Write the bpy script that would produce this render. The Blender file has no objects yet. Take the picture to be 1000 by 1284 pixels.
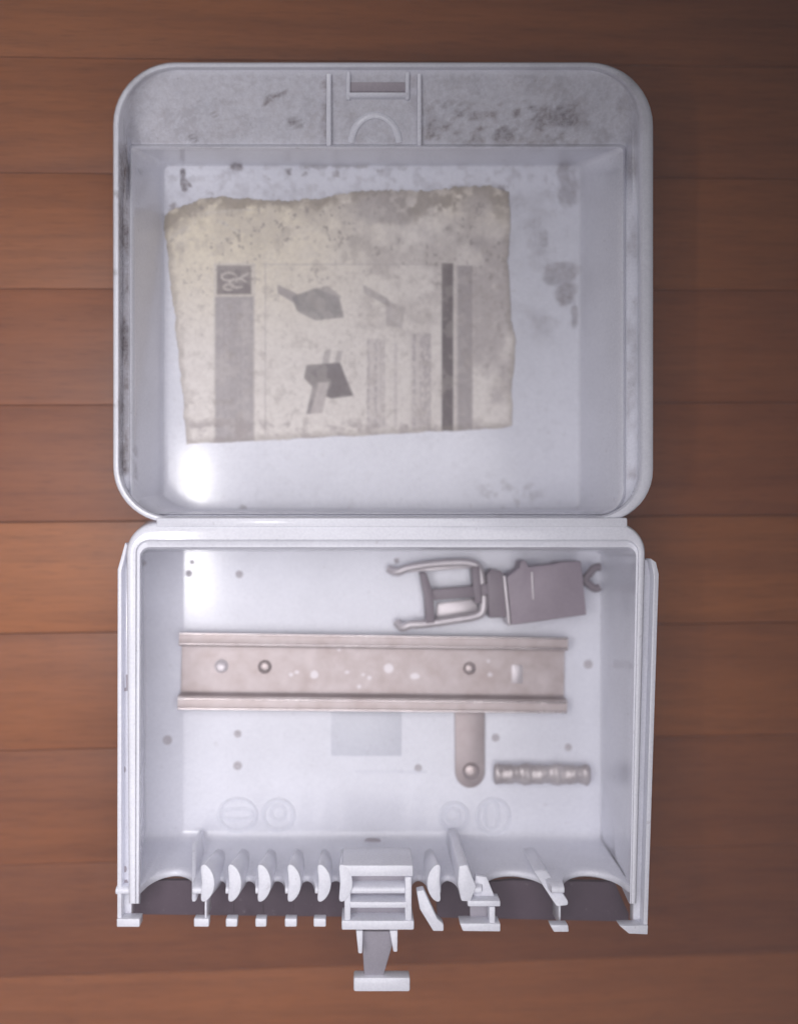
import bpy, bmesh, math, random
import numpy as np
from mathutils import Vector, Matrix

random.seed(7)
rng = np.random.RandomState(11)
S = bpy.context.scene
C = S.collection
MM = 0.001

# ------------------------------------------------------------------ camera
F = 1112.0                      # focal length in photo pixels (photo 1000 x 1284)
CAM = Vector((0, 0, 428.0))     # mm above the wooden floor
fwd = Vector((50, -72, -F)).normalized()
right = fwd.cross(Vector((0, 1, 0))).normalized()
up = right.cross(fwd).normalized()
cd = bpy.data.cameras.new('camera'); cam = bpy.data.objects.new('camera', cd); C.objects.link(cam)
cam.matrix_world = Matrix(((right.x, up.x, -fwd.x, CAM.x*MM), (right.y, up.y, -fwd.y, CAM.y*MM),
                           (right.z, up.z, -fwd.z, CAM.z*MM), (0, 0, 0, 1)))
cd.sensor_fit = 'VERTICAL'; cd.sensor_height = 24; cd.sensor_width = 24*1000/1284
cd.lens = F/1284*24; cd.clip_start = 0.01; cd.clip_end = 20
cd.dof.use_dof = True; cd.dof.focus_distance = 0.378; cd.dof.aperture_fstop = 1.5
S.camera = cam

# ------------------------------------------------------------------ light
w = bpy.data.worlds.new('World'); S.world = w; w.use_nodes = True
bg = w.node_tree.nodes['Background']
bg.inputs['Color'].default_value = (0.80, 0.78, 0.86, 1); bg.inputs['Strength'].default_value = 0.085
ld = bpy.data.lights.new('room_lamp', 'AREA'); ld.shape = 'DISK'; ld.size = 0.56; ld.spread = math.radians(142)
ld.energy = 1.82; ld.color = (1.0, 0.965, 0.985)
lamp = bpy.data.objects.new('room_lamp', ld); C.objects.link(lamp)
lamp.location = (-0.11, -0.09, 0.48)
lamp.rotation_euler = (Vector((-0.29, -0.29, 0)) - Vector((-0.11, -0.09, 0.48))).to_track_quat('-Z', 'Y').to_euler()
bd = bpy.data.lights.new('glint_light', 'AREA'); bd.shape = 'RECTANGLE'; bd.size = 0.007; bd.size_y = 0.075  # narrow light added and shaped for the long glints on the plastic
bd.energy = 0.24; bd.color = (1.0, 0.98, 0.97)
glint_ob = bpy.data.objects.new('glint_light', bd); C.objects.link(glint_ob); glint_ob.location = (-0.156, -0.035, 0.435)
S.view_settings.view_transform = 'Standard'; S.view_settings.look = 'None'
S.view_settings.exposure = 0.0; S.view_settings.gamma = 1.0
S.render.engine = 'CYCLES'

# ------------------------------------------------------------------ helpers
def P(px, py, z):
    """point (mm) at height z seen at photo pixel px, py"""
    d = right*(px-500) + up*(642-py) + fwd*F
    return CAM + d*((z-CAM.z)/d.z)

def zb(py):                     # height of the inside floor of the base: it lies a little tilted
    return 4 + (py-655)/510*17
BN = Vector((0, 0.0876, 1)).normalized()   # normal of the tilted base

def PB(px, py, h):              # point h mm above the floor of the base, seen at px, py
    z = zb(py)+h
    for _ in range(4):
        p = P(px, py, z)
        # floor height under that point
        py0 = 570 - p.y*F/(CAM.z-12)
        z = zb(py0)+h
    return P(px, py, z)

def new_obj(name, verts, faces, mat, parent=None, smooth=40, origin=None, bevel=0, seg=2, attrs=None):
    me = bpy.data.meshes.new(name)
    vs = [Vector(v) for v in verts]
    o = bpy.data.objects.new(name, me); C.objects.link(o)
    if origin is None:
        origin = Vector((0, 0, 0))
        if parent is None or True:
            a = np.array([tuple(v) for v in vs]); c = (a.min(0)+a.max(0))/2
            origin = Vector((c[0], c[1], a[:, 2].min()))
    me.from_pydata([tuple((v-origin)*MM) for v in vs], [], faces)
    if bevel:
        bm = bmesh.new(); bm.from_mesh(me)
        bmesh.ops.recalc_face_normals(bm, faces=bm.faces)
        es = [e for e in bm.edges if len(e.link_faces) == 2 and e.calc_face_angle(0) > 0.5]
        bmesh.ops.bevel(bm, geom=es, offset=bevel*MM, segments=seg, profile=0.5, affect='EDGES', clamp_overlap=True)
        bm.to_mesh(me); bm.free()
    else:
        bm = bmesh.new(); bm.from_mesh(me)
        bmesh.ops.recalc_face_normals(bm, faces=bm.faces)
        bm.to_mesh(me); bm.free()
    if smooth:
        me.polygons.foreach_set('use_smooth', [True]*len(me.polygons))
        me.set_sharp_from_angle(angle=math.radians(smooth))
    me.materials.append(mat)
    if attrs:
        for k, arr in attrs.items():
            if arr.ndim == 1:
                a = me.attributes.new(k, 'FLOAT', 'POINT'); a.data.foreach_set('value', arr.astype(np.float32))
            else:
                a = me.attributes.new(k, 'FLOAT_COLOR', 'POINT'); a.data.foreach_set('color', arr.astype(np.float32).ravel())
    if parent is not None:
        o.parent = parent
        o.location = origin*MM - world_loc(parent)
    else:
        o.location = origin*MM
    return o

def world_loc(o):
    l = Vector(o.location)
    while o.parent: o = o.parent; l += Vector(o.location)
    return l

def thing(name, label, cat, loc, group=None):
    o = bpy.data.objects.new(name, None); C.objects.link(o); o.empty_display_size = 0.02
    o.location = Vector(loc)*MM; o['label'] = label; o['category'] = cat
    if group: o['group'] = group
    return o
def tag(o, label, cat, group=None):
    o['label'] = label; o['category'] = cat
    if group: o['group'] = group
    return o

def prism(name, poly, h, depth, mat, parent, bevel=0.35, base=True, n=None, smooth=40):
    """upright piece whose top face is the photo polygon 'poly' at height h (above base floor or world), depth mm down"""
    n = n or (BN if base else Vector((0, 0, 1)))
    top = []
    for i, q in enumerate(poly):
        hh = h[i] if isinstance(h, (list, tuple)) else h
        top.append(PB(q[0], q[1], hh) if base else P(q[0], q[1], hh))
    bot = [t - n*depth for t in top]
    k = len(top)
    faces = [list(range(k)), [k+i for i in range(k)][::-1]]
    for i in range(k):
        j = (i+1) % k; faces.append([i, k+i, k+j, j])
    return new_obj(name, top+bot, faces, mat, parent, bevel=bevel, smooth=smooth)

def loft2(name, top, ht, bot, hb, mat, parent, bevel=0.8):
    a = [PB(x, y, ht) for x, y in top]; c = [PB(x, y, hb) for x, y in bot]; k = len(a)
    faces = [list(range(k)), [k+i for i in range(k)][::-1]]
    for i in range(k):
        j = (i+1) % k; faces.append([i, k+i, k+j, j])
    return new_obj(name, a+c, faces, mat, parent, bevel=bevel)

def rect(l, t, r, b): return [(l, t), (r, t), (r, b), (l, b)]
def oval(cx, cy, rx, ry, n=20, p=2.0, a0=0):
    out = []
    for i in range(n):
        a = 2*math.pi*i/n; c, s = math.cos(a), math.sin(a)
        x = rx*math.copysign(abs(c)**(2/p), c); y = ry*math.copysign(abs(s)**(2/p), s)
        out.append((cx+x*math.cos(a0)-y*math.sin(a0), cy+x*math.sin(a0)+y*math.cos(a0)))
    return out

def lathe(name, centre, prof, mat, parent, n=24, axis=None, smooth=50):
    """prof: list of (r, h) mm from bottom to the axis at the top"""
    axis = (axis or BN).normalized()
    u = axis.orthogonal().normalized(); v = axis.cross(u)
    vs, fs = [], []
    for r, h in prof:
        for i in range(n):
            a = 2*math.pi*i/n
            vs.append(centre + axis*h + u*(r*math.cos(a)) + v*(r*math.sin(a)))
    for k in range(len(prof)-1):
        for i in range(n):
            j = (i+1) % n; fs.append([k*n+i, k*n+j, (k+1)*n+j, (k+1)*n+i])
    fs.append([(len(prof)-1)*n+i for i in range(n)])
    return new_obj(name, vs, fs, mat, parent, smooth=smooth)

def tube(name, pts, radii, mat, parent, n=12, flat=1.0, upv=None):
    """tube through points (mm), flat squashes it vertically"""
    pts = [Vector(p) for p in pts]
    if not isinstance(radii, (list, tuple)): radii = [radii]*len(pts)
    vs, fs = [], []
    for k, p in enumerate(pts):
        t = (pts[min(k+1, len(pts)-1)]-pts[max(k-1, 0)]).normalized()
        side = t.cross(Vector((0, 0, 1))).normalized(); nn = side.cross(t)
        for i in range(n):
            a = 2*math.pi*i/n
            vs.append(p + side*(radii[k]*math.cos(a)) + nn*(radii[k]*flat*math.sin(a)))
    for k in range(len(pts)-1):
        for i in range(n):
            j = (i+1) % n; fs.append([k*n+i, k*n+j, (k+1)*n+j, (k+1)*n+i])
    fs.append(list(range(n))[::-1]); fs.append([(len(pts)-1)*n+i for i in range(n)])
    return new_obj(name, vs, fs, mat, parent, smooth=60)

def smooth_path(pts, m=8):
    pts = [Vector(p) for p in pts]; out = []
    for i in range(len(pts)-1):
        p0 = pts[max(i-1, 0)]; p1 = pts[i]; p2 = pts[i+1]; p3 = pts[min(i+2, len(pts)-1)]
        for k in range(m):
            t = k/m
            out.append(0.5*((2*p1)+(p2-p0)*t+(2*p0-5*p1+4*p2-p3)*t*t+(3*p1-p0-3*p2+p3)*t**3))
    out.append(pts[-1]); return out

# value noise in photo-pixel space (for stains and print)
_tab = rng.rand(8, 256, 256)
def vnoise(x, y, s, k=0):
    x = np.asarray(x)/s; y = np.asarray(y)/s
    xi = np.floor(x).astype(int); yi = np.floor(y).astype(int); fx = x-xi; fy = y-yi
    fx = fx*fx*(3-2*fx); fy = fy*fy*(3-2*fy); T = _tab[k % 8]
    a = T[yi % 256, xi % 256]; b = T[yi % 256, (xi+1) % 256]; c = T[(yi+1) % 256, xi % 256]; d = T[(yi+1) % 256, (xi+1) % 256]
    return (a*(1-fx)+b*fx)*(1-fy)+(c*(1-fx)+d*fx)*fy
def fbm(x, y, s, k=0, o=4):
    t = 0; a = 0.5; n = 0
    for i in range(o): t = t+a*vnoise(x, y, s/2**i, k+i); n += a; a *= 0.55
    return t/n
def sstep(a, b, v):
    t = np.clip((v-a)/(b-a), 0, 1); return t*t*(3-2*t)
def boxm(x, y, l, t, r, b, e=2.0):
    return sstep(l-e, l+e, x)*(1-sstep(r-e, r+e, x))*sstep(t-e, t+e, y)*(1-sstep(b-e, b+e, y))
def blob(x, y, cx, cy, rx, ry, wob=0.5, k=0, s=14):
    d = np.sqrt(((x-cx)/rx)**2+((y-cy)/ry)**2)+(fbm(x, y, s, k)-0.5)*wob*2
    return 1-sstep(0.6, 1.1, d)
def segm(x, y, x0, y0, x1, y1, wd, wob=2.0, k=0):
    vx, vy = x1-x0, y1-y0; L = vx*vx+vy*vy
    t = np.clip(((x-x0)*vx+(y-y0)*vy)/L, 0, 1)
    d = np.hypot(x-x0-t*vx, y-y0-t*vy)+(fbm(x, y, 8, k)-0.5)*wob*2
    return 1-sstep(wd*0.5, wd, d)

# ------------------------------------------------------------------ materials
def nt(name):
    m = bpy.data.materials.new(name); m.use_nodes = True
    t = m.node_tree; return m, t, t.nodes['Principled BSDF'], t.nodes, t.links
def noise_node(t, coord, scale, detail=4, rough=0.55, vec_scale=None):
    n = t.nodes.new('ShaderNodeTexNoise'); n.inputs['Scale'].default_value = scale
    n.inputs['Detail'].default_value = detail; n.inputs['Roughness'].default_value = rough
    if vec_scale:
        mp = t.nodes.new('ShaderNodeMapping'); mp.inputs['Scale'].default_value = vec_scale
        t.links.new(coord, mp.inputs['Vector']); t.links.new(mp.outputs['Vector'], n.inputs['Vector'])
    else: t.links.new(coord, n.inputs['Vector'])
    return n
def ramp(t, src, stops):
    r = t.nodes.new('ShaderNodeValToRGB'); e = r.color_ramp.elements
    while len(e) < len(stops): e.new(0.5)
    for q, (p, c) in zip(e, stops): q.position = p; q.color = (*c, 1) if len(c) == 3 else c
    t.links.new(src, r.inputs['Fac']); return r
def mix(t, fac, a, b, mode='MIX'):
    m = t.nodes.new('ShaderNodeMix'); m.data_type = 'RGBA'; m.blend_type = mode
    for k, v in ((0, fac), (6, a), (7, b)):
        if hasattr(v, 'links'): t.links.new(v, m.inputs[k])
        elif k == 0: m.inputs[0].default_value = v
        else: m.inputs[k].default_value = (*v, 1)
    return m.outputs[2]
def mathn(t, op, a, b=None):
    m = t.nodes.new('ShaderNodeMath'); m.operation = op
    for i, v in enumerate((a, b)):
        if v is None: continue
        if hasattr(v, 'links'): t.links.new(v, m.inputs[i])
        else: m.inputs[i].default_value = v
    return m.outputs[0]

def plastic(name, col, rough=0.32, dirt_shade=False, var=0.05, speck=0.0, sss=False):
    m, t, b, N, L = nt(name)
    g = N.new('ShaderNodeNewGeometry').outputs['Position']
    n1 = noise_node(t, g, 35, 4); n2 = noise_node(t, g, 900, 2)
    c = ramp(t, n1.outputs['Fac'], [(0.3, tuple(x*(1-var) for x in col)), (0.7, tuple(min(1, x*(1+var*0.6)) for x in col))]).outputs['Color']
    c2 = ramp(t, n2.outputs['Fac'], [(0.35, (0.93, 0.93, 0.94)), (0.65, (1, 1, 1))]).outputs['Color']
    c = mix(t, 1.0, c, c2, 'MULTIPLY')
    # sparse little specks of dust
    n3 = noise_node(t, g, 330, 3, 0.6)
    sp = ramp(t, n3.outputs['Fac'], [(0.66, (0, 0, 0)), (0.74, (1, 1, 1))]).outputs['Color']
    c = mix(t, mathn(t, 'MULTIPLY', sp, 0.25+speck), c, (0.33, 0.29, 0.31))
    rsrc = n1.outputs['Fac']
    if dirt_shade:
        a = N.new('ShaderNodeAttribute'); a.attribute_name = 'dirt_shade'
        n4 = noise_node(t, g, 420, 5, 0.65)
        k = mathn(t, 'MULTIPLY', a.outputs['Fac'], ramp(t, n4.outputs['Fac'], [(0.3, (0.45,)*3), (0.65, (1,)*3)]).outputs['Color'])
        n5 = noise_node(t, g, 120, 3)
        dc = ramp(t, n5.outputs['Fac'], [(0.35, (0.13, 0.105, 0.12)), (0.65, (0.22, 0.175, 0.175))]).outputs['Color']
        c = mix(t, k, c, dc)
        rr = mathn(t, 'ADD', mathn(t, 'MULTIPLY', k, 0.35), rough)
        L.new(rr, b.inputs['Roughness'])
    else:
        rr = N.new('ShaderNodeMapRange'); rr.inputs['To Min'].default_value = rough-0.03; rr.inputs['To Max'].default_value = rough+0.06
        L.new(rsrc, rr.inputs['Value']); L.new(rr.outputs[0], b.inputs['Roughness'])
    L.new(c, b.inputs['Base Color']); b.inputs['Specular IOR Level'].default_value = 0.36
    if sss: b.inputs['Subsurface Weight'].default_value = 0.7; b.inputs['Subsurface Radius'].default_value = (1, 1, 1); b.inputs['Subsurface Scale'].default_value = 0.006
    bp = N.new('ShaderNodeBump'); bp.inputs['Strength'].default_value = 0.03; bp.inputs['Distance'].default_value = 0.0004
    L.new(noise_node(t, g, 500, 3).outputs['Fac'], bp.inputs['Height']); L.new(bp.outputs['Normal'], b.inputs['Normal'])
    
    return m
WHITE = plastic('white_plastic', (0.80, 0.81, 0.885), 0.13)
WHITES = plastic('solid_white_plastic', (0.79, 0.805, 0.885), 0.2)
WHITED = plastic('white_plastic_soiled_shaded', (0.80, 0.81, 0.885), 0.13, dirt_shade=True)
GREYP = plastic('grey_plastic', (0.40, 0.36, 0.40), 0.45)
DARKP = plastic('dark_plastic', (0.33, 0.28, 0.325), 0.5, var=0.15)
DARKP2 = plastic('dark_bar_plastic', (0.24, 0.205, 0.235), 0.45, var=0.15)
SHADED = plastic('shadow_grey_plastic', (0.36, 0.34, 0.39), 0.6)  # darker plastic, with shade of recesses and latch tongue put into the colour
PIN = plastic('grey_pin', (0.54, 0.515, 0.55), 0.5)  # even grey, darker than the base floor around the pins
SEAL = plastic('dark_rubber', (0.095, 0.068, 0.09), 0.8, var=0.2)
FAINT = plastic('bluish_film', (0.71, 0.725, 0.80), 0.4)

def metal(name, col, rough, met=0.75, stain=(0.5, 0.4, 0.4)):
    m, t, b, N, L = nt(name)
    g = N.new('ShaderNodeNewGeometry').outputs['Position']
    n1 = noise_node(t, g, 110, 5, 0.6); n2 = noise_node(t, g, 900, 3, 0.6, (0.15, 1, 1))
    c = ramp(t, n1.outputs['Fac'], [(0.32, stain), (0.62, col), (0.78, tuple(min(1, x*1.15) for x in col))]).outputs['Color']
    L.new(c, b.inputs['Base Color']); b.inputs['Metallic'].default_value = met
    r = N.new('ShaderNodeMapRange'); r.inputs['To Min'].default_value = rough-0.06; r.inputs['To Max'].default_value = rough+0.15
    L.new(n1.outputs['Fac'], r.inputs['Value']); L.new(r.outputs[0], b.inputs['Roughness'])
    bp = N.new('ShaderNodeBump'); bp.inputs['Strength'].default_value = 0.08; bp.inputs['Distance'].default_value = 0.0003
    L.new(n2.outputs['Fac'], bp.inputs['Height']); L.new(bp.outputs['Normal'], b.inputs['Normal'])
    return m
RAIL = metal('zinc_rail', (0.49, 0.43, 0.435), 0.38, 0.35, (0.38, 0.315, 0.31))
STRAP = metal('zinc_strap', (0.43, 0.375, 0.385), 0.42, 0.35, (0.36, 0.305, 0.31))
SCREW = metal('screw_steel', (0.50, 0.43, 0.43), 0.3, 0.5, (0.38, 0.33, 0.33))
WIRE = metal('bright_steel', (0.62, 0.58, 0.61), 0.3, 0.3, (0.52, 0.48, 0.51))
RODM = metal('dull_rod', (0.54, 0.50, 0.51), 0.32, 0.3, (0.40, 0.36, 0.37))

def wood():
    m, t, b, N, L = nt('varnished_wood')
    g = N.new('ShaderNodeTexCoord').outputs['Object']
    oi = N.new('ShaderNodeObjectInfo')
    # each board takes its grain from another place
    off = N.new('ShaderNodeVectorMath'); off.operation = 'MULTIPLY_ADD'
    cx = N.new('ShaderNodeCombineXYZ')
    L.new(oi.outputs['Random'], cx.inputs[0]); L.new(oi.outputs['Random'], cx.inputs[1]); L.new(oi.outputs['Random'], cx.inputs[2])
    L.new(cx.outputs[0], off.inputs[0]); off.inputs[1].default_value = (7.3, 3.1, 5.7); L.new(g, off.inputs[2])
    v = off.outputs[0]
    big = noise_node(t, v, 9, 4, 0.55, (0.35, 1.6, 1))
    gr = noise_node(t, v, 60, 7, 0.65, (0.07, 1.3, 1))
    fine = noise_node(t, v, 420, 4, 0.6, (0.06, 1.2, 1))
    wv = N.new('ShaderNodeTexWave'); wv.wave_type = 'BANDS'; wv.bands_direction = 'Y'; wv.inputs['Scale'].default_value = 26
    wv.inputs['Distortion'].default_value = 9; wv.inputs['Detail'].default_value = 4; wv.inputs['Detail Scale'].default_value = 1.3
    mp = N.new('ShaderNodeMapping'); mp.inputs['Scale'].default_value = (0.16, 1, 1); L.new(v, mp.inputs['Vector']); L.new(mp.outputs[0], wv.inputs['Vector'])
    c = ramp(t, gr.outputs['Fac'], [(0.25, (0.175, 0.072, 0.040)), (0.50, (0.235, 0.100, 0.055)), (0.75, (0.275, 0.122, 0.066))]).outputs['Color']
    c = mix(t, 0.45, c, ramp(t, big.outputs['Fac'], [(0.3, (0.17, 0.070, 0.042)), (0.7, (0.30, 0.132, 0.066))]).outputs['Color'])
    c = mix(t, 0.12, c, ramp(t, wv.outputs['Fac'], [(0.0, (0.10, 0.038, 0.020)), (0.45, (0.27, 0.11, 0.05)), (1.0, (0.30, 0.125, 0.06))]).outputs['Color'])
    c = mix(t, 0.5, c, ramp(t, fine.outputs['Fac'], [(0.3, (0.68, 0.64, 0.62)), (0.6, (1, 1, 1))]).outputs['Color'], 'MULTIPLY')
    tint = ramp(t, oi.outputs['Random'], [(0.0, (1.02, 0.76, 0.46)), (0.35, (1.30, 1.00, 0.58)), (0.7, (1.60, 1.27, 0.66)), (1.0, (1.16, 0.86, 0.55))])
    c = mix(t, 1.0, c, tint.outputs['Color'], 'MULTIPLY')
    pore = noise_node(t, v, 1500, 3, 0.6, (0.05, 1.0, 1))
    c = mix(t, 0.55, c, ramp(t, pore.outputs['Fac'], [(0.34, (0.55, 0.5, 0.48)), (0.46, (1, 1, 1))]).outputs['Color'], 'MULTIPLY')
    L.new(c, b.inputs['Base Color'])
    sm = noise_node(t, v, 30, 5, 0.6)
    r = N.new('ShaderNodeMapRange'); r.inputs['To Min'].default_value = 0.27; r.inputs['To Max'].default_value = 0.52
    b.inputs['Specular IOR Level'].default_value = 0.42
    L.new(sm.outputs['Fac'], r.inputs['Value']); L.new(r.outputs[0], b.inputs['Roughness'])
    bp = N.new('ShaderNodeBump'); bp.inputs['Strength'].default_value = 0.12; bp.inputs['Distance'].default_value = 0.0004
    hh = mathn(t, 'ADD', gr.outputs['Fac'], mathn(t, 'MULTIPLY', fine.outputs['Fac'], 0.35))
    L.new(hh, bp.inputs['Height']); L.new(bp.outputs['Normal'], b.inputs['Normal'])
    return m
WOOD = wood()
m, t, b, N, L = nt('joint_dust'); b.inputs['Base Color'].default_value = (0.035, 0.02, 0.014, 1); b.inputs['Roughness'].default_value = 0.9
g = N.new('ShaderNodeNewGeometry').outputs['Position']
L.new(ramp(t, noise_node(t, g, 60, 4).outputs['Fac'], [(0.3, (0.02, 0.012, 0.01)), (0.7, (0.06, 0.034, 0.022))]).outputs['Color'], b.inputs['Base Color'])
JOINT = m

def paper_mat():
    m, t, b, N, L = nt('printed_paper')
    a = N.new('ShaderNodeAttribute'); a.attribute_name = 'print'
    g = N.new('ShaderNodeNewGeometry').outputs['Position']
    n = noise_node(t, g, 500, 4, 0.6)
    c = mix(t, 1.0, a.outputs['Color'], ramp(t, n.outputs['Fac'], [(0.3, (0.88, 0.87, 0.87)), (0.6, (1, 1, 1))]).outputs['Color'], 'MULTIPLY')
    L.new(c, b.inputs['Base Color']); b.inputs['Roughness'].default_value = 0.75
    bp = N.new('ShaderNodeBump'); bp.inputs['Strength'].default_value = 0.08; bp.inputs['Distance'].default_value = 0.0004
    L.new(noise_node(t, g, 150, 4).outputs['Fac'], bp.inputs['Height']); L.new(bp.outputs['Normal'], b.inputs['Normal'])
    return m
PAPER = paper_mat()

# ------------------------------------------------------------------ wooden floor
sub = new_obj('floor', [(-1300, -1300, -9), (1300, -1300, -9), (1300, 1300, -9), (-1300, 1300, -9),
                        (-1300, -1300, -3.2), (1300, -1300, -3.2), (1300, 1300, -3.2), (-1300, 1300, -3.2)],
              [(0, 3, 2, 1), (4, 5, 6, 7), (0, 1, 5, 4), (1, 2, 6, 5), (2, 3, 7, 6), (3, 0, 4, 7)], JOINT, smooth=0)
sub['kind'] = 'structure'
seams = [-74, 72, 217, 362, 508, 654, 794, 940, 1083, 1223, 1366]
ys = [P(80, s, 0).y for s in seams]
while ys[0] < 1150: ys.insert(0, ys[0]+55+random.uniform(-1, 1))
while ys[-1] > -1150: ys.append(ys[-1]-55+random.uniform(-1, 1))
ang = math.radians(0.35)
i654 = min(range(len(ys)), key=lambda k: abs(ys[k]-P(80, 654, 0).y))
x80 = P(80, 642, 0).x
for i in range(len(ys)-1):
    y1, y0 = ys[i], ys[i+1]
    gap = 0.30 if i == i654 else 0.11
    zt = random.uniform(-0.25, 0.0)
    bmv = []
    y1 -= gap; y0 += gap
    prof = [(y0, -3.0), (y0, zt-0.3), (y0+0.2, zt-0.06), (y0+0.6, zt), (y1-0.6, zt), (y1-0.2, zt-0.06), (y1, zt-0.3), (y1, -3.0)]
    vs, fs = [], []
    for k, X in enumerate((-1250, 1250)):
        for (y, z) in prof:
            vs.append((X, y+(X-x80)*math.tan(ang), z))
    q = len(prof)
    for k in range(q):
        j = (k+1) % q; fs.append([k, q+k, q+j, j])
    fs.append(list(range(q))); fs.append([q+k for k in range(q)][::-1])
    new_obj('plank', vs, fs, WOOD, sub, smooth=35)

# ------------------------------------------------------------------ the open box
box = thing('electrical_box', 'open white plastic electrical box, soiled lid folded back, lying on wooden floor', 'electrical box', (0, -30, 0))

# rounded rectangle loop in photo pixels, same vertex count for every call
NT, NS, NC = 110, 90, 12
def loop(l, r, t, b, rad):
    rtl, rtr, rbr, rbl = rad if isinstance(rad, tuple) else (rad,)*4
    pts = []
    def arc(cx, cy, R, a0):
        for i in range(NC):
            a = math.radians(a0+90*i/(NC-1)); pts.append((cx+R*math.cos(a), cy-R*math.sin(a)))
    def line(x0, y0, x1, y1, n):
        for i in range(1, n): pts.append((x0+(x1-x0)*i/n, y0+(y1-y0)*i/n))
    arc(r-rtr, t+rtr, rtr, 0); line(r-rtr, t, l+rtl, t, NT)
    arc(l+rtl, t+rtl, rtl, 90); line(l, t+rtl, l, b-rbl, NS)
    arc(l+rbl, b-rbl, rbl, 180); line(l+rbl, b, r-rbr, b, NT)
    arc(r-rbr, b-rbr, rbr, 270); line(r, b-rbr, r, t+rtr, NS)
    return pts
def lerp_loop(A, B, k): return [(a[0]+(b[0]-a[0])*k, a[1]+(b[1]-a[1])*k) for a, b in zip(A, B)]

def loft(loops3, close_ring=True):
    vs, fs = [], []
    n = len(loops3[0])
    for lp in loops3: vs += lp
    for k in range(len(loops3)-1):
        for i in range(n if close_ring else n-1):
            j = (i+1) % n; fs.append([k*n+i, k*n+j, (k+1)*n+j, (k+1)*n+i])
    return vs, fs

# --- lid
LZ = 5.0
R_outer = loop(142, 818, 78, 655, (78, 80, 66, 70))
R_in = loop(150, 803, 85, 648, (72, 70, 60, 64))
R_ch0 = loop(154.5, 799, 88, 647, (68, 66, 56, 60))
R_ch1 = loop(162, 784, 181, 646, (4, 6, 30, 30))
R_rg0 = loop(162.5, 783, 182, 645, (4, 6, 30, 30))
R_rg1 = loop(166.5, 778, 186, 644, (4, 6, 28, 28))
R_w1 = loop(201, 731, 204.5, 641.5, (10, 10, 14, 14))
R_fl = loop(206.5, 725, 208, 639.5, (8, 8, 10, 10))
def ztop(py, zs, zt):        # lower along the top edge, blending into the sides
    k = min(1, max(0, (py-183)/90)); k = k*k*(3-2*k)
    return zt+(zs-zt)*k
L3 = []; px_of = []
def addl(lp, zf):
    pts = []
    for q in lp:
        z = zf(q) if callable(zf) else zf
        pts.append(P(q[0], q[1], z))
    L3.append(pts); px_of.extend(lp)
zr = 55.0
# outside wall, dropped straight down from the rim with a little draft
rimo = [P(q[0], q[1], zr-1.2) for q in R_outer]
for zz, k in ((0.6, 0.955), (3.0, 0.97), (30, 0.985)):
    cxy = Vector((0, 0, 0))
    for p in rimo: cxy += p
    cxy /= len(rimo)
    L3.append([Vector((cxy.x+(p.x-cxy.x)*k, cxy.y+(p.y-cxy.y)*k, zz)) for p in rimo]); px_of.extend([(-99, -99)]*len(rimo))
addl(R_outer, zr-1.2)
addl(lerp_loop(R_outer, R_in, 0.16), zr-0.25)
addl(lerp_loop(R_outer, R_in, 0.45), zr)
addl(lerp_loop(R_outer, R_in, 0.8), zr-0.2)
addl(R_in, zr-1.3)
addl(lerp_loop(R_in, R_ch0, 0.6), lambda q: ztop(q[1], zr-6, zr-4))
addl(R_ch0, lambda q: ztop(q[1], 45, zr-6))
for k in np.linspace(0.04, 1, 26):
    lp = lerp_loop(R_ch0, R_ch1, k)
    addl(lp, lambda q, k=k: 44.3+(ztop(max(q[1], 183) if k > .5 else q[1]+95*k, 44.3, zr-6+(31-zr+6)*k)-44.3))
addl(R_rg0, lambda q: ztop(q[1], 46, 33.0))
addl(lerp_loop(R_rg0, R_rg1, 0.5), lambda q: ztop(q[1], 46.6, 33.8))
addl(R_rg1, lambda q: ztop(q[1], 45.8, 33.0))
for k in np.linspace(0.12, 1, 9):
    addl(lerp_loop(R_rg1, R_w1, k), lambda q, k=k: (ztop(186+(q[1]-186)*1.0 if q[1] > 215 else 186, 45.8, 33.0))*(1-k)+8.5*k)
addl(lerp_loop(R_w1, R_fl, 0.35), 6.6)
addl(lerp_loop(R_w1, R_fl, 0.7), 5.5)
addl(R_fl, LZ)
vs, fs = loft(L3)
# lid floor as a fine sheet so that its stains have edges
gx = np.arange(203, 729, 1.7); gy = np.arange(205, 643, 1.7)
GX, GY = np.meshgrid(gx, gy); n0 = len(vs)
for x, y in zip(GX.ravel(), GY.ravel()): vs.append(P(x, y, LZ-0.02))
nx, ny = len(gx), len(gy)
for j in range(ny-1):
    for i in range(nx-1):
        a = n0+j*nx+i; fs.append([a, a+1, a+nx+1, a+nx])
X = np.concatenate([np.array([q[0] for q in px_of]), GX.ravel()]); Y = np.concatenate([np.array([q[1] for q in px_of]), GY.ravel()])
d = np.zeros_like(X)
def add(mk, a):
    global d
    d = np.maximum(d, mk*a)
nf = fbm(X, Y, 26, 1, 5); nm = fbm(X, Y, 9, 3, 4)
pan = boxm(X, Y, 160, 92, 800, 182, 5)
add(pan, 0.34); add(pan*sstep(0.30, 0.75, nf), 0.50)  # first an even grey painting the sloping panel's shading, then soiled blotches
add(boxm(X, Y, 195, 132, 405, 182, 12)*sstep(0.38, 0.62, nf), 0.46)
add(boxm(X, Y, 185, 130, 225, 176, 14)*sstep(0.3, 0.6, nm), 0.55)
add(boxm(X, Y, 530, 125, 728, 182, 7)*sstep(0.40, 0.60, nm), 0.80)
add(boxm(X, Y, 672, 136, 726, 160, 5), 0.85)
add(boxm(X, Y, 640, 95, 800, 180, 30)*sstep(0.3, 0.7, nf), 0.6)
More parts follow.
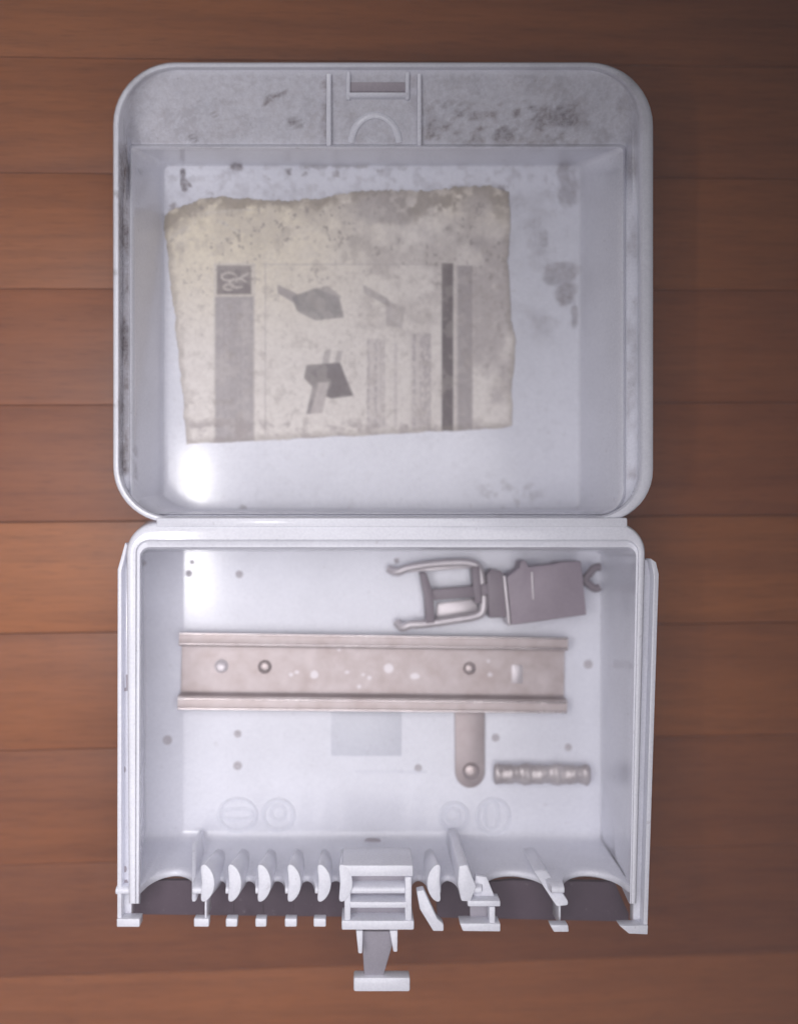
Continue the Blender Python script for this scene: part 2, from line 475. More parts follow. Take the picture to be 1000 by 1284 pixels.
for (x0, y0, x1, y1, wd) in ((331, 130, 340, 122, 5), (340, 122, 358, 116, 4), (366, 153, 374, 156, 7), (268, 142, 272, 146, 3), (238, 172, 246, 176, 5)):
    add(segm(X, Y, x0, y0, x1, y1, wd, 2, 2), 0.85)
add(boxm(X, Y, 402, 100, 412, 182, 3)*sstep(0.25, 0.6, nm), 0.75)
add(boxm(X, Y, 520, 100, 530, 182, 3)*sstep(0.25, 0.6, nm), 0.6)
# grime in the left channel
add(boxm(X, Y, 149, 180, 162, 595, 2)*(0.55+0.45*sstep(0.4, 0.6, fbm(X*3, Y, 30, 5, 4))), 0.98)
add(boxm(X, Y, 785, 180, 798, 600, 3)*sstep(0.35, 0.7, nf), 0.45)
add(boxm(X, Y, 166, 560, 172, 610, 3)*sstep(0.4, 0.6, nm), 0.6)
# flecks on the lid floor
add(segm(X, Y, 229, 214, 231, 236, 4.5, 4, 1), 0.95); add(segm(X, Y, 232, 226, 238, 233, 3, 3, 4), 0.8)
add(blob(X, Y, 296, 210, 10, 5, 0.5, 2, 7), 0.9)
for (cx, cy, rx, ry) in ((365, 215, 8, 8), (382, 219, 5, 5), (420, 216, 7, 8), (264, 246, 6, 6), (218, 260, 8, 9), (215, 272, 9, 5), (340, 224, 4, 3), (470, 214, 9, 3), (630, 235, 6, 5)):
    add(blob(X, Y, cx, cy, rx, ry, 0.7, 5, 6)*sstep(0.38, 0.58, nm), 0.8)
add(boxm(X, Y, 380, 207, 460, 212, 2)*sstep(0.42, 0.6, nm), 0.6)
add(blob(X, Y, 712, 230, 16, 38, 0.5, 3, 18)*sstep(0.3, 0.6, nf), 0.55)
add(blob(X, Y, 703, 345, 24, 20, 0.5, 3, 14), 0.55); add(blob(X, Y, 708, 368, 14, 18, 0.4, 1, 14), 0.65)
add(blob(X, Y, 720, 395, 5, 18, 0.6, 2, 9), 0.55); add(blob(X, Y, 680, 300, 7, 12, 0.7, 6, 9), 0.4)
add(boxm(X, Y, 600, 215, 726, 420, 25)*sstep(0.42, 0.75, fbm(X, Y, 45, 2, 5)), 0.42)
add(boxm(X, Y, 600, 600, 680, 645, 10)*sstep(0.55, 0.7, nm), 0.3)
add(blob(X, Y, 304, 638, 7, 5, 0.7, 2, 6), 0.6)
add(boxm(X, Y, 206, 206, 728, 642, 6)*sstep(0.60, 0.78, nm), 0.07)
add(sstep(300, 210, Y)*boxm(X, Y, 206, 206, 728, 642, 6)*sstep(0.45, 0.7, nm), 0.30)
# rim nicks
for yy in (245, 342, 505): add(boxm(X, Y, 140, yy-4, 152, yy+4, 2)*sstep(0.35, 0.6, nm), 0.8)
lid = new_obj('lid', vs, fs, WHITED, box, attrs={'dirt_shade': d}, smooth=50)

def lid_piece(name, poly, h, depth, mat=None, bevel=0.4):
    return prism(name, poly, h, depth, mat or WHITE, lid, bevel, base=False)
def zpan(y):     # height of the sloping panel at the top of the lid
    return 49-(y-88)/94*18
for x0, x1 in ((409, 415), (523, 528)):
    lid_piece('guide_rib', rect(x0, 92, x1, 182), [zpan(92)+2.2, zpan(92)+2.2, zpan(182)+3.2, zpan(182)+3.2], 5)
for x0, x1 in ((434, 439), (508, 513)):
    lid_piece('guide_rib', rect(x0, 90, x1, 124), [zpan(90)+1.8, zpan(90)+1.8, zpan(124)+1.8, zpan(124)+1.8], 4)
lid_piece('latch_slot_shade', rect(439, 103, 508, 115), [zpan(103)+.5, zpan(103)+.5, zpan(115)+.5, zpan(115)+.5], 2, GREYP, 0.1)  # grey plate, the darkness of the slot put into its colour
lid_piece('latch_ledge', rect(436, 115.5, 511, 121), [zpan(115)+2.4, zpan(115)+2.4, zpan(121)+2.4, zpan(121)+2.4], 4, None, 0.6)
arcp = [P(470+30*math.cos(a), 180-36*math.sin(a), zpan(180-36*math.sin(a))+0.3) for a in np.linspace(0.05, math.pi-0.05, 22)]
tube('arched_ridge', arcp, 1.5, WHITE, lid, 8, 0.6)

# --- base
NB = 70
def upath(l, r, t, b, rad, lb=None, rb=None):
    """open path: bottom left, up, across the top, down to bottom right"""
    lb = l if lb is None else lb; rb = r if rb is None else rb
    pts = []
    for i in range(NB): k = i/NB; pts.append((lb+(l-lb)*k, b+(t+rad-b)*k))
    for i in range(NC): a = math.pi-math.pi/2*i/(NC-1); pts.append((l+rad+rad*math.cos(a), t+rad-rad*math.sin(a)))
    for i in range(1, NB): pts.append((l+rad+(r-l-2*rad)*i/NB, t))
    for i in range(NC): a = math.pi/2-math.pi/2*i/(NC-1); pts.append((r-rad+rad*math.cos(a), t+rad-rad*math.sin(a)))
    for i in range(1, NB+1): k = i/NB; pts.append((r+(rb-r)*k, t+rad+(b-t-rad)*k))
    return pts
B3 = []
Q_out = upath(159, 808, 655.5, 1133, 38, 162, 797)
Q_o2 = upath(161, 806, 659, 1133, 36, 164, 795)
Q_mid = upath(165, 803, 668, 1133, 27, 166, 793)
Q_in = upath(171, 800, 678, 1133, 16, 170, 791)
Q_lip = upath(175.5, 797, 686, 1133, 12, 174, 789)
Q_lip2 = upath(177, 796, 689, 1133, 11, 176, 788)
Q_f2 = upath(178.5, 757, 690, 1064, 9, 181, 757)
Q_f = upath(180, 752, 691, 1052, 8, 183, 752)
ro = [PB(x, y, 50) for x, y in Q_out]
B3.append([Vector((p.x*(1.10 if p.x < 0 else 0.985), p.y*0.985-1.5, max(0.5, zb(570-p.y*2.6)-5.4))) for p in ro])
for q, h in ((Q_out, 51), (lerp_loop(Q_out, Q_o2, .5), 52.0), (Q_o2, 52.3), (Q_mid, 52.3), (lerp_loop(Q_mid, Q_in, .85), 52.1), (Q_in, 51.3), (lerp_loop(Q_in, Q_lip, .2), 50.6), (Q_lip, 50.3), (Q_lip2, 47.5)):
    B3.append([PB(x, y, h) for x, y in q])
for k in np.linspace(0.2, 1, 6):
    B3.append([PB(x, y, 46.5*(1-k)+3.0*k) for x, y in lerp_loop(Q_lip2, Q_f2, k)])
B3.append([PB(x, y, 1.0) for x, y in lerp_loop(Q_f2, Q_f, .55)])
B3.append([PB(x, y, 0) for x, y in Q_f])
vs, fs = loft(B3, False)
n0 = len(vs)
gx = np.arange(176, 759, 6.0); gy = np.arange(686, 1058, 6.0)
nx, ny = len(gx), len(gy)
for y in gy:
    for x in gx: vs.append(PB(x, y, -0.03))
for j in range(ny-1):
    for i in range(nx-1):
        a = n0+j*nx+i; fs.append([a, a+1, a+nx+1, a+nx])
base = new_obj('base', vs, fs, WHITE, box, smooth=45)
def bp(name, poly, h, depth, mat=None, bevel=0.35, parent=None):
    return prism(name, poly, h, depth, mat or WHITE, parent or base, bevel)

prism('hinge_strip', rect(196, 649.5, 786, 661), 56.6, 3, WHITE, box, 0.5, base=False)
# side flanges with their grooves
bp('side_flange', [(149, 716), (158, 684), (165, 700), (165, 1150), (149, 1150)], 44, 5)
bp('flange_lip', [(147.5, 714), (157, 680), (160, 684), (152.5, 716), (152.5, 1152), (147, 1152)], 49, 12)
bp('corner_foot', rect(146.5, 1152.3, 175, 1162.5), 50, 6)
bp('side_flange', [(802, 700), (819, 704), (823, 720), (808, 1158), (793, 1158)], 44, 5)
bp('flange_lip', [(815, 700), (822, 705), (825.5, 720), (811.5, 1160), (806, 1160), (819, 722)], 49, 12)
bp('corner_foot', [(776, 1161), (812, 1160.5), (811.5, 1172), (788, 1171)], 50, 6)
for poly in ([(158, 846), (161, 846), (161, 866), (156, 867), (156, 863), (158.5, 862)], oval(155, 965, 2.5, 5, 10), oval(158, 1112, 3.5, 9, 10), oval(157, 1090, 2, 4, 8)):
    bp('dirt_mark', poly, 44.3, 0.5, GREYP, 0)

# front wall with its rounded cable openings
cells = [(178, 243, 30), (262, 283, 36), (297, 320, 36), (333, 357, 36), (372, 394, 36), (408, 432, 36),
         (515, 538, 36), (552, 576, 36), (604, 690, 31), (706, 786, 31)]
def wall_h(xr):
    for a, b_, h0 in cells:
        if a < xr < b_:
            c = (a+b_)/2; hw = (b_-a)/2; u = abs(xr-c)/hw
            return h0+(49-h0)*(1-math.sqrt(max(0, 1-u*u)))
    return 49
vs, fs = [], []
xs = np.linspace(181, 752, 330)
outdir = Vector((0, -1, 0.0876)).normalized()
prof_n = 0
for xf in xs:
    xr = 450+(xf-450)*1.125
    H = wall_h(xr)
    foot = PB(xf, 1050, 0)
    col = [foot+outdir*-3.0+BN*0.0, foot+outdir*-0.9+BN*0.5, foot+outdir*0.2+BN*1.6, foot+outdir*0.9+BN*4]
    for k in np.linspace(0.2, 1, 7): col.append(foot+outdir*(0.9+3.2*k)+BN*(4+(H-4.8)*k))
    col.append(foot+outdir*4.9+BN*H); col.append(foot+outdir*6.3+BN*H); col.append(foot+outdir*7.0+BN*(H-0.8)); col.append(foot+outdir*3.0+BN*-3)
    prof_n = len(col); vs += col
for i in range(len(xs)-1):
    for k in range(prof_n-1):
        fs.append([i*prof_n+k, (i+1)*prof_n+k, (i+1)*prof_n+k+1, i*prof_n+k+1])
new_obj('front_wall', vs, fs, WHITE, base, smooth=50)

# dividers between the openings: deep rounded pillars, a thin web and a square tab on the rim
for cx, tabs in ((258, (243, 262)), (292, (283, 297.5)), (329, (320, 334)), (366.5, (357, 372)), (404, (393, 408.5)), (431, None), (546, None)):
    hw = 7.8 if cx != 258 else 8.0
    a0 = math.radians(-3 if cx < 450 else 6); bx = 450+(cx-450)*0.90
    sgn = 1 if cx < 450 else -1
    def hook(c_, cy_, ry_):       # curved like a bracket, bulging towards the latch
        return [(x+sgn*6*(1-((y-cy_)/ry_)**2)-sgn*3, y) for x, y in oval(c_, cy_, hw, ry_, 24, 2.3, 0)]
    loft2('cable_divider', hook(cx, 1107.5, 23.5), 51, hook(bx, 1086, 22), 14, WHITE, base, 1.0)
    if tabs:
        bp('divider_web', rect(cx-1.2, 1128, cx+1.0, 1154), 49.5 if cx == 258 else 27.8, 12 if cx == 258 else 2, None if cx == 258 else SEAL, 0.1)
        bp('rim_tab', rect(tabs[0], 1152, tabs[1], 1162.5), 50.5, 4.5, None, 0.5)
bp('cable_divider', rect(240, 1058, 246, 1131), [22, 22, 50, 50], 20, None, 0.6)
bp('cable_divider', [(575, 1086), (586, 1084), (592, 1100), (597, 1112), (590, 1131), (578, 1131), (573, 1108)], 51, 47, None, 0.9)
# slanting stay beside the latch seat
bp('slanting_stay', [(522, 1118), (531, 1116), (548, 1152), (556, 1159), (556, 1168), (543, 1168), (526, 1140)], 50, 5, None, 0.5)
# little open pocket right of the stay
bp('pocket_bar', rect(586, 1129.5, 627, 1137), 51, 8, None, 0.5)
bp('pocket_bar', [(576, 1158), (627, 1158), (627, 1168.5), (580, 1168)], 51, 8, None, 0.5)
bp('pocket_side', rect(613, 1137.2, 620.5, 1157.8), 50.5, 10, None, 0.5)
bp('pocket_panel', rect(589, 1136, 613.5, 1159), 44, 3, SHADED, 0.2)
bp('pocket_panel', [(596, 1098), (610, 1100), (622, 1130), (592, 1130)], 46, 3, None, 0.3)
# divider between the two large openings
bp('cable_divider', [(668, 1092), (684, 1090), (712, 1130), (712, 1136), (697, 1137)], [38, 38, 50, 50, 50], 28, None, 0.8)
bp('rim_tab', [(689, 1160), (712, 1160), (713, 1169), (694, 1169)], 50.5, 5, None, 0.5)
bp('divider_web', rect(700, 1136, 702.4, 1161), 42, 12, None, 0.1)
# dark rubber seal behind the openings
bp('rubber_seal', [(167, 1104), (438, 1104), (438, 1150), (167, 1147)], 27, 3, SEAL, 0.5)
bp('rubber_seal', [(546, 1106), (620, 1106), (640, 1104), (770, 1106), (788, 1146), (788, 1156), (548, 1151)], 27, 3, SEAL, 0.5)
# latch seat in the middle of the front wall
bp('latch_seat_bar', rect(429, 1085, 518, 1099.5), 51, 22, None, 0.8)
bp('latch_seat_bar', rect(438, 1131, 511, 1139), 51, 10, None, 0.7)
bp('latch_seat_bar', rect(428, 1154.5, 519, 1166.5), 51, 14, None, 0.7)
bp('latch_seat_side', rect(431.5, 1099.8, 439.5, 1154.2), 50.5, 24, None, 0.6)
bp('latch_seat_side', rect(507.5, 1099.8, 516, 1154.2), 50.5, 24, None, 0.6)
bp('latch_seat_panel', rect(436, 1096, 512, 1156), 43, 4, SHADED, 0.3)

# latch: two prongs, a sloping tongue and a pull bar
latch = bp('latch_tongue', [(453, 1168), (497, 1168), (478, 1232), (457, 1232)], [44, 44, 34, 34], 2.2, SHADED, 0.5, parent=box)
bp('prong', [(446, 1167), (455, 1167), (454, 1196), (449, 1196)], 47, 9, None, 0.5, parent=latch)
bp('prong', [(488, 1167), (498.5, 1167), (498, 1194), (493, 1194)], 47, 9, None, 0.5, parent=latch)
bp('pull_bar', rect(443, 1226, 514, 1244), 38, 7, None, 0.9, parent=latch)

# small bosses, holes and moulded rings in the base floor
for x, y, r in ((237, 719, 1.1), (241, 705, 0.7), (300, 720, 1.2), (180.5, 706, .8), (210, 928, 1.5), (298, 920, 1.2), (298, 960, 1.4), (621, 925, 1.3), (712, 937, 1.2),
                (524, 963, 1.2), (737, 833, 1.5), (497, 703, .9)):
    lathe('pin_hole', PB(x, y, -0.05), [(r*1.5, 0), (r*1.35, 0.25), (r, 0.3), (r*0.8, 0.12)], PIN, base, 14)
def ring(name, cx, cy, rx, ry, wd=1.6, p=2.0, a0=0):
    pts = [PB(x, y, 0.0) for x, y in oval(cx, cy, rx, ry, 32, p, a0)]; pts.append(pts[0])
    return tube(name, pts, wd/2, WHITES, base, 8, 0.75)
ring('knockout_ring', 298, 1022, 23, 20); ring('slot_ring', 298, 1021, 18, 6.5, 1.3, 3)
ring('knockout_ring', 349, 1022, 19, 19); ring('slot_ring', 349, 1019, 9, 9, 1.3)
ring('knockout_ring', 569, 1024, 17, 17); ring('slot_ring', 567, 1022, 9, 8, 1.3)
ring('knockout_ring', 618, 1024, 20, 22); ring('slot_ring', 616, 1022, 8, 17, 1.3, 3)
bp('moulded_square', rect(415, 893, 503, 948), 0.35, 0.5, FAINT, 0.1)
bp('moulded_line', rect(445, 966.5, 535, 969), 0.2, 0.5, WHITES, 0.1)
bp('wall_notch', oval(467, 1054.5, 10, 2.6, 12, 3), 3.5, 1.2, GREYP, 0.2)

# --- mounting rail (top-hat section)
ra = PB(228, 838, 0.2); rb_ = PB(706, 843.5, 0.2)
ax = (rb_-ra).normalized(); sd = BN.cross(ax).normalized(); nn = ax.cross(sd)
prof = [(-17.8, 7.0), (-13.4, 7.4), (-12.4, 6.6), (-12.2, 1.2), (-11.6, 0.5), (11.6, 0.5), (12.2, 1.2), (12.4, 6.6), (13.4, 7.4), (17.8, 7.0)]
inner = [(17.8, 8.0), (13.0, 8.5), (11.6, 7.9), (11.2, 2.2), (10.6, 1.5), (-10.6, 1.5), (-11.2, 2.2), (-11.6, 7.9), (-13.0, 8.5), (-17.8, 8.0)]
pr = prof+inner; q = len(pr); vs, fs = [], []
segs = 40
for k in range(segs+1):
    o = ra+(rb_-ra)*(k/segs)
    for (v, h) in pr: vs.append(o+sd*v+nn*h)
for k in range(segs):
    for i in range(q):
        j = (i+1) % q; fs.append([k*q+i, k*q+j, (k+1)*q+j, (k+1)*q+i])
for k, e in ((0, False), (segs, True)):
    for i in range(9):
        f = [k*q+i, k*q+i+1, k*q+q-2-i, k*q+q-1-i]; fs.append(f if e else f[::-1])
rail = new_obj('mounting_rail', vs, fs, RAIL, box, bevel=0, smooth=30)
EDGE = metal('glint_edge_steel', (0.80, 0.74, 0.74), 0.2, 0.85, (0.66, 0.58, 0.58))  # brighter metal tubes added for the glints along the rail edges
for vv, hh, rr_ in ((17.3, 8.25, 0.55), (12.7, 8.75, 0.4), (-12.7, 8.75, 0.5), (-17.3, 8.25, 0.6)):
    tube('rail_glint', [ra+(rb_-ra)*k+sd*vv+nn*hh for k in np.linspace(0.002, 0.998, 30)], rr_, EDGE, rail, 10)
def screw(px, py, h, r, parent):
    c = PB(px, py, h)
    s = lathe('screw', c, [(r, 0), (r, 0.7), (r*0.92, 1.2), (r*0.6, 1.75), (r*0.25, 1.95)], SCREW, parent, 22)
    for a in (0.5, 0.5+math.pi/2):
        pass
    return s
screw(332, 836, 1.6, 3.2, rail); screw(588, 838, 1.6, 3.0, rail)
lathe('plastic_peg', PB(278, 835, 1.45), [(3.2, 0), (3.2, .5), (2.6, .8), (1.6, .3)], WIRE, rail, 20)
prism('plastic_peg', rect(641, 834, 655, 857), 1.9, 0.6, WIRE, rail, 0.2)
for x, y, r in ((365, 846, 1.0), (372, 843, 0.9), (394, 846, 2.2), (435, 843, 0.9), (463, 850, 1.1), (450, 861, 1.0), (487, 838, 2.6), (425, 815, .7), (612, 829, .9), (614, 846, 1.1), (455, 846, .8), (520, 848, 1.6)):
    prism('paint_fleck', oval(x, y, r*2.6*random.uniform(.9, 1.6), r*2.4, 12, 2), 1.85, 0.25, WIRE, rail, 0)

# --- strap with its screw
strap = prism('metal_strap', [(570, 882), (607.5, 882), (607.5, 968)] + [(589+18.5*math.cos(a), 968+20*math.sin(a)) for a in np.linspace(0.1, math.pi-0.1, 14)] + [(570.5, 968)], 2.0, 1.4, STRAP, box, 0.3)
screw(590, 967, 2.0, 4.0, strap)

# ------------------------------------------------------------------ loose things
# fluted rod
ra = PB(619, 970.5, 5.2); rb_ = PB(739, 971.5, 5.2); ax = (rb_-ra).normalized()
u = ax.cross(Vector((0, 0, 1))).normalized(); v = u.cross(ax)
vs, fs = [], []; K, n = 90, 28; Lr = (rb_-ra).length
for k in range(K+1):
    s = k/K
    endf = min(1, math.sqrt(max(0.0, min(s, 1-s))/0.03)*0.25+0.75) if min(s, 1-s) < 0.03 else 1
    for i in range(n):
        a = 2*math.pi*i/n
        rr = 4.6*(1+0.07*math.cos(2*a-s*Lr*0.42)+0.055*math.cos(s*Lr*0.85)+0.02*math.sin(s*Lr*2.3+a))*endf
        vs.append(ra+ax*(s*Lr)+u*(rr*math.cos(a))+v*(rr*0.7*math.sin(a)))
for k in range(K):
    for i in range(n):
        j = (i+1) % n; fs.append([k*n+i, k*n+j, (k+1)*n+j, (k+1)*n+i])
fs.append(list(range(n))[::-1]); fs.append([K*n+i for i in range(n)])
tag(new_obj('fluted_rod', vs, fs, RODM, None, smooth=60), 'short dull grey knobbly fluted rod lying right of the round-ended metal strap', 'rod')

# terminal clamp: bright wire cage, dark bars and a dark block with a forked end
tc = thing('terminal_clamp', 'loose dark terminal block with bright metal cage, above right end of rail', 'terminal', PB(620, 745, 0))
H = 7.0
cage = smooth_path([PB(487, 713, H-3), PB(497, 717, H-1), PB(512, 712, H), PB(545, 707, H), PB(585, 705.5, H), PB(600, 713, H), PB(604, 735, H), PB(606, 758, H), PB(600, 771, H), PB(570, 777, H), PB(535, 782, H), PB(515, 783, H), PB(504, 786.5, H-1), PB(497, 780, H-3)], 8)
tube('wire_cage', cage, [2.0]*len(cage), WIRE, tc, 10, 1.0)
for pl in ([(496, 712), (598, 704), (600, 712), (510, 718)], [(500, 783), (600, 768), (606, 775), (520, 789)]):
    prism('cage_strip', pl, H+0.6, 2.2, WIRE, tc, 0.5)
prism('cage_plate', [(548, 757), (596, 750), (600, 768), (546, 776)], 3.0, 1.2, WIRE, tc, 0.3)
prism('clamp_bar', [(526, 718), (534, 718), (543, 745), (545, 781), (534, 782), (532, 750)], H+3, 8, DARKP2, tc, 0.5)
prism('clamp_bar', [(541, 739), (598, 734), (599, 749), (543, 753)], H+2.5, 6, DARKP2, tc, 1.0)
prism('clamp_bar', [(591, 712), (601, 710), (604, 757), (595, 757)], H+3.5, 8, DARKP2, tc, 0.5)
prism('stem', [(602, 733), (614, 730), (615, 746), (603, 748)], H+3, 6, DARKP2, tc, 1.0)
prism('collar', [(610, 720), (616, 713), (628, 716), (634, 722), (637, 774), (613, 775)], H+4, 10, DARKP2, tc, 0.7)
blk = prism('block', [(635, 724), (651, 712), (653, 703), (659, 703), (662, 711), (697, 707), (699, 705), (728, 703.5), (735, 771), (641, 784)], 15, 14.6, DARKP, tc, 0.6)
prism('metal_glint', [(630.5, 722), (634, 722), (640.5, 784), (637, 785)], 15.5, 15, WIRE, blk, 0.3)  # pale strips put the metal glint lines onto the block
prism('metal_glint', [(665.5, 717), (668, 717), (669.5, 752), (667.5, 752)], 15.9, 1.2, WIRE, blk, 0.2)
fork = smooth_path([PB(752, 711, 9), PB(745, 712, 9), PB(738, 720, 9), PB(733, 727, 9), PB(738, 733, 9), PB(746, 738, 9), PB(751, 736, 9)], 5)
tube('fork', fork, 1.9, DARKP2, tc, 8)
prism('fork_root', [(727, 721), (737, 723), (737, 731), (728, 733)], 10.5, 3, DARKP2, tc, 0.4)

# ------------------------------------------------------------------ stained instruction sheet in the lid
def interp(pts, q): 
    p = np.array(pts); return np.interp(q, p[:, 0], p[:, 1])
NU, NV = 400, 300
U, V = np.meshgrid(np.linspace(0, 1, NU), np.linspace(0, 1, NV))
Lx = interp([(0, 206), (.08, 207), (.3, 215), (.6, 224), (.85, 231), (1, 234)], V)
Rx = interp([(0, 638), (.1, 639), (.3, 637), (.55, 641), (.63, 646), (.75, 643), (1, 641)], V)
Ty = interp([(0, 272), (.03, 262), (.11, 248), (.15, 246), (.3, 252), (.45, 250), (.56, 241), (.68, 240), (.8, 237), (.88, 233), (.96, 236), (1, 241)], U)
By = interp([(0, 557), (.2, 553), (.5, 547), (.8, 540), (.97, 537), (1, 533)], U)
Lx = Lx+(fbm(V*300, V*0, 22, 2)-.5)*7; Rx = Rx+(fbm(V*300, V*0+50, 22, 4)-.5)*7
Ty = Ty+(fbm(U*420, U*0+9, 26, 1)-.5)*8+(fbm(U*420, U*0+90, 6, 6)-.5)*6; By = By+(fbm(U*420, U*0+70, 24, 5)-.5)*4
X = Lx+(Rx-Lx)*U; Y = Ty+(By-Ty)*V
edge = np.minimum(np.minimum(U, 1-U)*430, np.minimum(V, 1-V)*300)
Zp = LZ+0.12+0.3*fbm(X, Y, 110, 3, 2)+0.06*fbm(X, Y, 30, 6, 2)
Zp += 0.8*np.exp(-V*300/10)*(0.3+fbm(X, Y, 60, 5, 2)) + 0.3*np.exp(-(1-U)*430/10)*fbm(X, Y, 40, 1, 2)
col = np.empty(X.shape+(3,)); col[:] = (0.87, 0.82, 0.785)
kk = (sstep(470, 270, Y)*sstep(560, 300, X))[..., None]; col = col*(1-kk)+np.array((0.88, 0.80, 0.65))*kk
def paint(mk, c, a=1.0):
    global col
    k = (mk*a)[..., None]; col = col*(1-k)+np.array(c)*k
nb = fbm(X, Y, 120, 2, 3); nA = fbm(X, Y, 40, 1, 5); nB = fbm(X, Y, 12, 4, 4); nC = fbm(X, Y, 5, 6, 3)
paint(sstep(0.35, 0.65, nb)*sstep(420, 250, Y), (0.88, 0.80, 0.68), 0.7)            # yellowed upper part
paint(sstep(330, 640, X)*sstep(0.25, 0.7, nA), (0.70, 0.645, 0.63), 0.5)
# print
ink = (0.36, 0.325, 0.34); dk = (0.15, 0.12, 0.125)
paint(boxm(X, Y, 268, 330, 320, 556, 1.5), (0.68, 0.635, 0.60), 0.6)
paint(boxm(X, Y, 270, 372, 318, 556, 1.5), (0.42, 0.39, 0.41), 0.75)
txt = (vnoise(X, Y*0+3, 2.6, 2) > 0.5)*(vnoise(X*2.2, Y, 2.6, 4) > 0.42)
paint(boxm(X, Y, 276, 380, 313, 550, 1)*txt, (0.62, 0.58, 0.58), 0.35)
paint(boxm(X, Y, 272, 333, 315, 369, 1.5), (0.24, 0.21, 0.22), 0.85)
for k_ in range(3):
    th = np.linspace(0.3, 5.2, 9)
    cxk, cyk, rk = ((287, 347, 7), (298, 355, 8), (287, 360, 5))[k_]
    for a_, b2 in zip(th[:-1], th[1:]):
        paint(segm(X, Y, cxk+rk*1.3*math.cos(a_), cyk-rk*.7*math.sin(a_), cxk+rk*1.3*math.cos(b2), cyk-rk*.7*math.sin(b2), 2.2, 0.6, 3), (0.66, 0.61, 0.58), 0.75)
paint(segm(X, Y, 296, 352, 311, 343, 2.2, .6, 3), (0.66, 0.61, 0.58), 0.8)
line = (boxm(X, Y, 330, 331, 545, 332.2, .8)+boxm(X, Y, 332, 331, 333.2, 548, .8))
paint(np.clip(line, 0, 1), (0.45, 0.41, 0.41), 0.6)
def polym(poly, e=1.6):
    m = np.ones_like(X); n = len(poly)
    for i in range(n):
        (x0, y0), (x1, y1) = poly[i], poly[(i+1) % n]
        L_ = math.hypot(x1-x0, y1-y0); dist = ((x1-x0)*(Y-y0)-(y1-y0)*(X-x0))/L_
        m = m*sstep(-e, e, dist)
    return m
paint(polym([(348, 357), (372, 368), (376, 384), (348, 368)]), ink, 0.75)
paint(polym([(366, 372), (396, 361), (425, 373), (431, 398), (395, 402), (372, 390)]), (0.33, 0.31, 0.315), 0.85)
paint(polym([(398, 362), (410, 358), (428, 372), (420, 380)]), (0.45, 0.42, 0.42), 0.7)
paint(polym([(455, 357), (486, 374), (490, 386), (456, 368)]), ink, 0.6)
paint(polym([(483, 376), (508, 386), (504, 412), (484, 408)]), (0.44, 0.40, 0.41), 0.55)
paint(polym([(407, 439), (415, 438), (412, 458), (403, 458)])+polym([(423, 440), (430, 440), (425, 460), (418, 458)]), (0.42, 0.385, 0.39), 0.6)
paint(polym([(384, 458), (426, 455), (443, 496), (415, 500), (398, 492), (381, 474)]), (0.215, 0.19, 0.20), 0.92)
paint(polym([(384, 458), (426, 455), (430, 466), (386, 470)]), (0.29, 0.265, 0.275), 0.7)
paint(polym([(397, 480), (413, 479), (404, 518), (385, 519)]), (0.60, 0.55, 0.54), 0.95)
paint(polym([(392, 482), (399, 480), (389, 519), (384, 519)]), (0.30, 0.27, 0.28), 0.8)
colm = boxm(X, Y, 460, 425, 482, 536, 1.5)+boxm(X, Y, 515, 418, 540, 540, 1.5)+boxm(X, Y, 494, 430, 498, 536, 1)
txt2 = (vnoise(X, Y*0+8, 3.0, 1) > 0.45)*(vnoise(X*2, Y, 3.2, 3) > 0.4)
paint(np.clip(colm, 0, 1)*txt2, (0.42, 0.38, 0.40), 0.55); paint(np.clip(colm, 0, 1), (0.52, 0.47, 0.48), 0.35)
paint(boxm(X, Y, 553.5, 330, 568, 545, 1.3), (0.17, 0.145, 0.155), 0.92)
paint(boxm(X, Y, 573, 333, 592, 545, 1.6), (0.37, 0.335, 0.35), 0.75)
paint(boxm(X, Y, 569.5, 333, 572.5, 545, .8), (0.62, 0.57, 0.55), 0.6)
# rubbed-off patches where the print is worn
nW = fbm(X+300, Y+80, 16, 7, 4)
paint(sstep(0.50, 0.66, nW), (0.80, 0.745, 0.70), 0.20)
# mould, smears and specks
paint(sstep(0.50, 0.68, nA)*sstep(380, 270, Y), (0.50, 0.45, 0.41), 0.34)
paint(sstep(36, 6, (Y-Ty)+(nA-.5)*70)*sstep(0.30, 0.56, nB), (0.29, 0.245, 0.20), 0.75)
paint(boxm(X, Y, 430, 236, 640, 320, 22)*sstep(0.25, 0.68, nB*.5+nA*.5), (0.50, 0.46, 0.45), 0.48)
paint(blob(X, Y, 480, 262, 48, 26, .5, 3, 22), (0.42, 0.385, 0.39), 0.45)
paint(boxm(X, Y, 455, 320, 552, 420, 14)*sstep(0.42, 0.62, nA), (0.55, 0.50, 0.48), 0.5)
paint(boxm(X, Y, 590, 300, 650, 545, 6)*sstep(0.35, 0.65, nA), (0.48, 0.435, 0.44), 0.6)
paint(sstep(0.58, 0.76, nB), (0.46, 0.41, 0.38), 0.30)
paint(sstep(0.66, 0.76, nC)*sstep(0.40, 0.6, nA)*(0.35+0.65*sstep(420, 280, Y)), (0.30, 0.26, 0.25), 0.6)
paint(sstep(9, 1, edge+(nB-.5)*14), (0.36, 0.32, 0.29), 0.42)
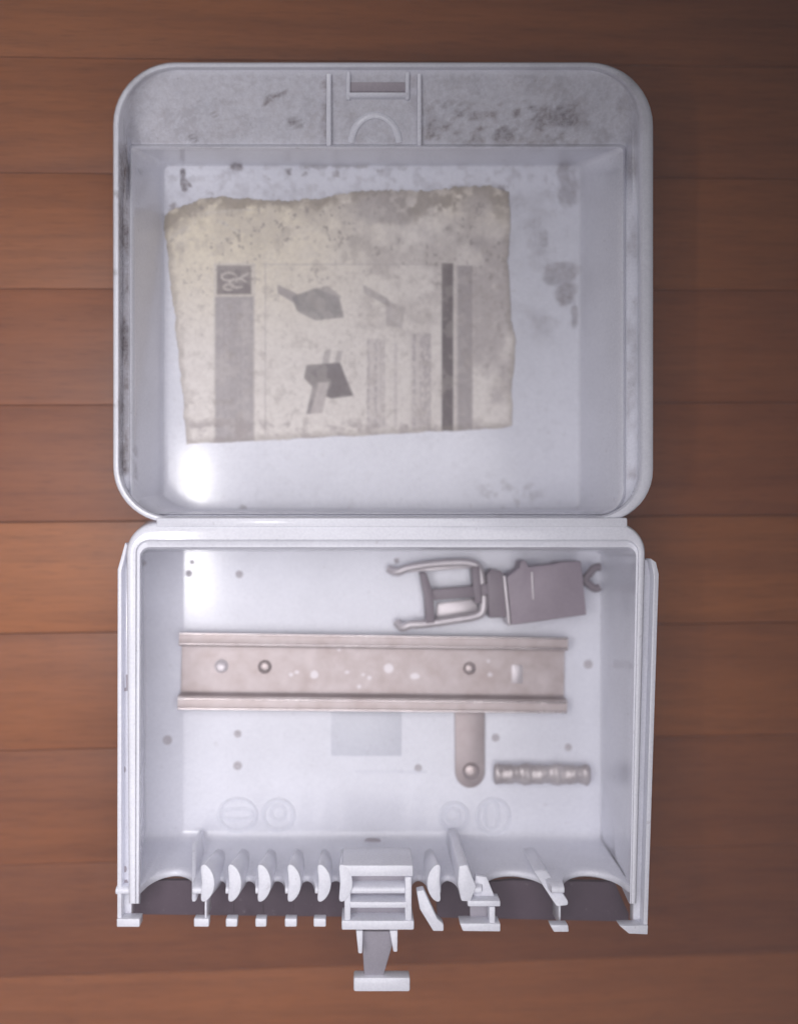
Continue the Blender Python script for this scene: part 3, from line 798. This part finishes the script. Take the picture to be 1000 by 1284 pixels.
paint(boxm(X, Y, 222, 528, 642, 562, 6)*sstep(0.45, 0.65, nB), (0.42, 0.37, 0.37), 0.55)
paint(blob(X, Y, 225, 300, 10, 40, .6, 2, 14)*sstep(.4, .6, nB), (0.50, 0.45, 0.41), 0.34)
for sgm in ((240, 268, 330, 262), (212, 300, 260, 268), (262, 268, 300, 292)): paint(segm(X, Y, *sgm, 1.6, 3, 2), (0.74, 0.69, 0.62), 0.5)
vs = [P(x, y, z) for x, y, z in zip(X.ravel(), Y.ravel(), Zp.ravel())]
fs = []
for j in range(NV-1):
    for i in range(NU-1):
        a = j*NU+i; fs.append([a, a+NU, a+NU+1, a+1])
rgba = np.concatenate([col.reshape(-1, 3), np.ones((NU*NV, 1))], 1)
sheet = new_obj('instruction_sheet', vs, fs, PAPER, None, attrs={'print': rgba}, smooth=0)
sheet.data.polygons.foreach_set('use_smooth', [True]*len(sheet.data.polygons))
sm = sheet.modifiers.new('thickness', 'SOLIDIFY'); sm.thickness = 0.00010; sm.offset = -1
tag(sheet, 'mouldy cream paper sheet with faded print, ragged edges, lying in the lid', 'paper sheet')

# ------------------------------------------------------------------ pale scattering volume added to imitate a veiled lens
hz = new_obj('lens_veil', [(x, y, z) for z in (-1009, 620) for x, y in ((-1500, -1500), (1500, -1500), (1500, 1500), (-1500, 1500))],
             [(0, 3, 2, 1), (4, 5, 6, 7), (0, 1, 5, 4), (1, 2, 6, 5), (2, 3, 7, 6), (3, 0, 4, 7)], bpy.data.materials.new('lens_veil_volume'), smooth=0)
hz['kind'] = 'stuff'; hz['label'] = 'thin pale volume added over the box to imitate lens glare'; 
hm = hz.data.materials[0]; hm.use_nodes = True; hm.node_tree.nodes.clear()
ho = hm.node_tree.nodes.new('ShaderNodeOutputMaterial'); hv = hm.node_tree.nodes.new('ShaderNodeVolumePrincipled')
hv.inputs['Color'].default_value = (0.9, 0.86, 0.95, 1); hv.inputs['Density'].default_value = 0.18; hv.inputs['Anisotropy'].default_value = 0.0
hm.node_tree.links.new(hv.outputs[0], ho.inputs['Volume'])
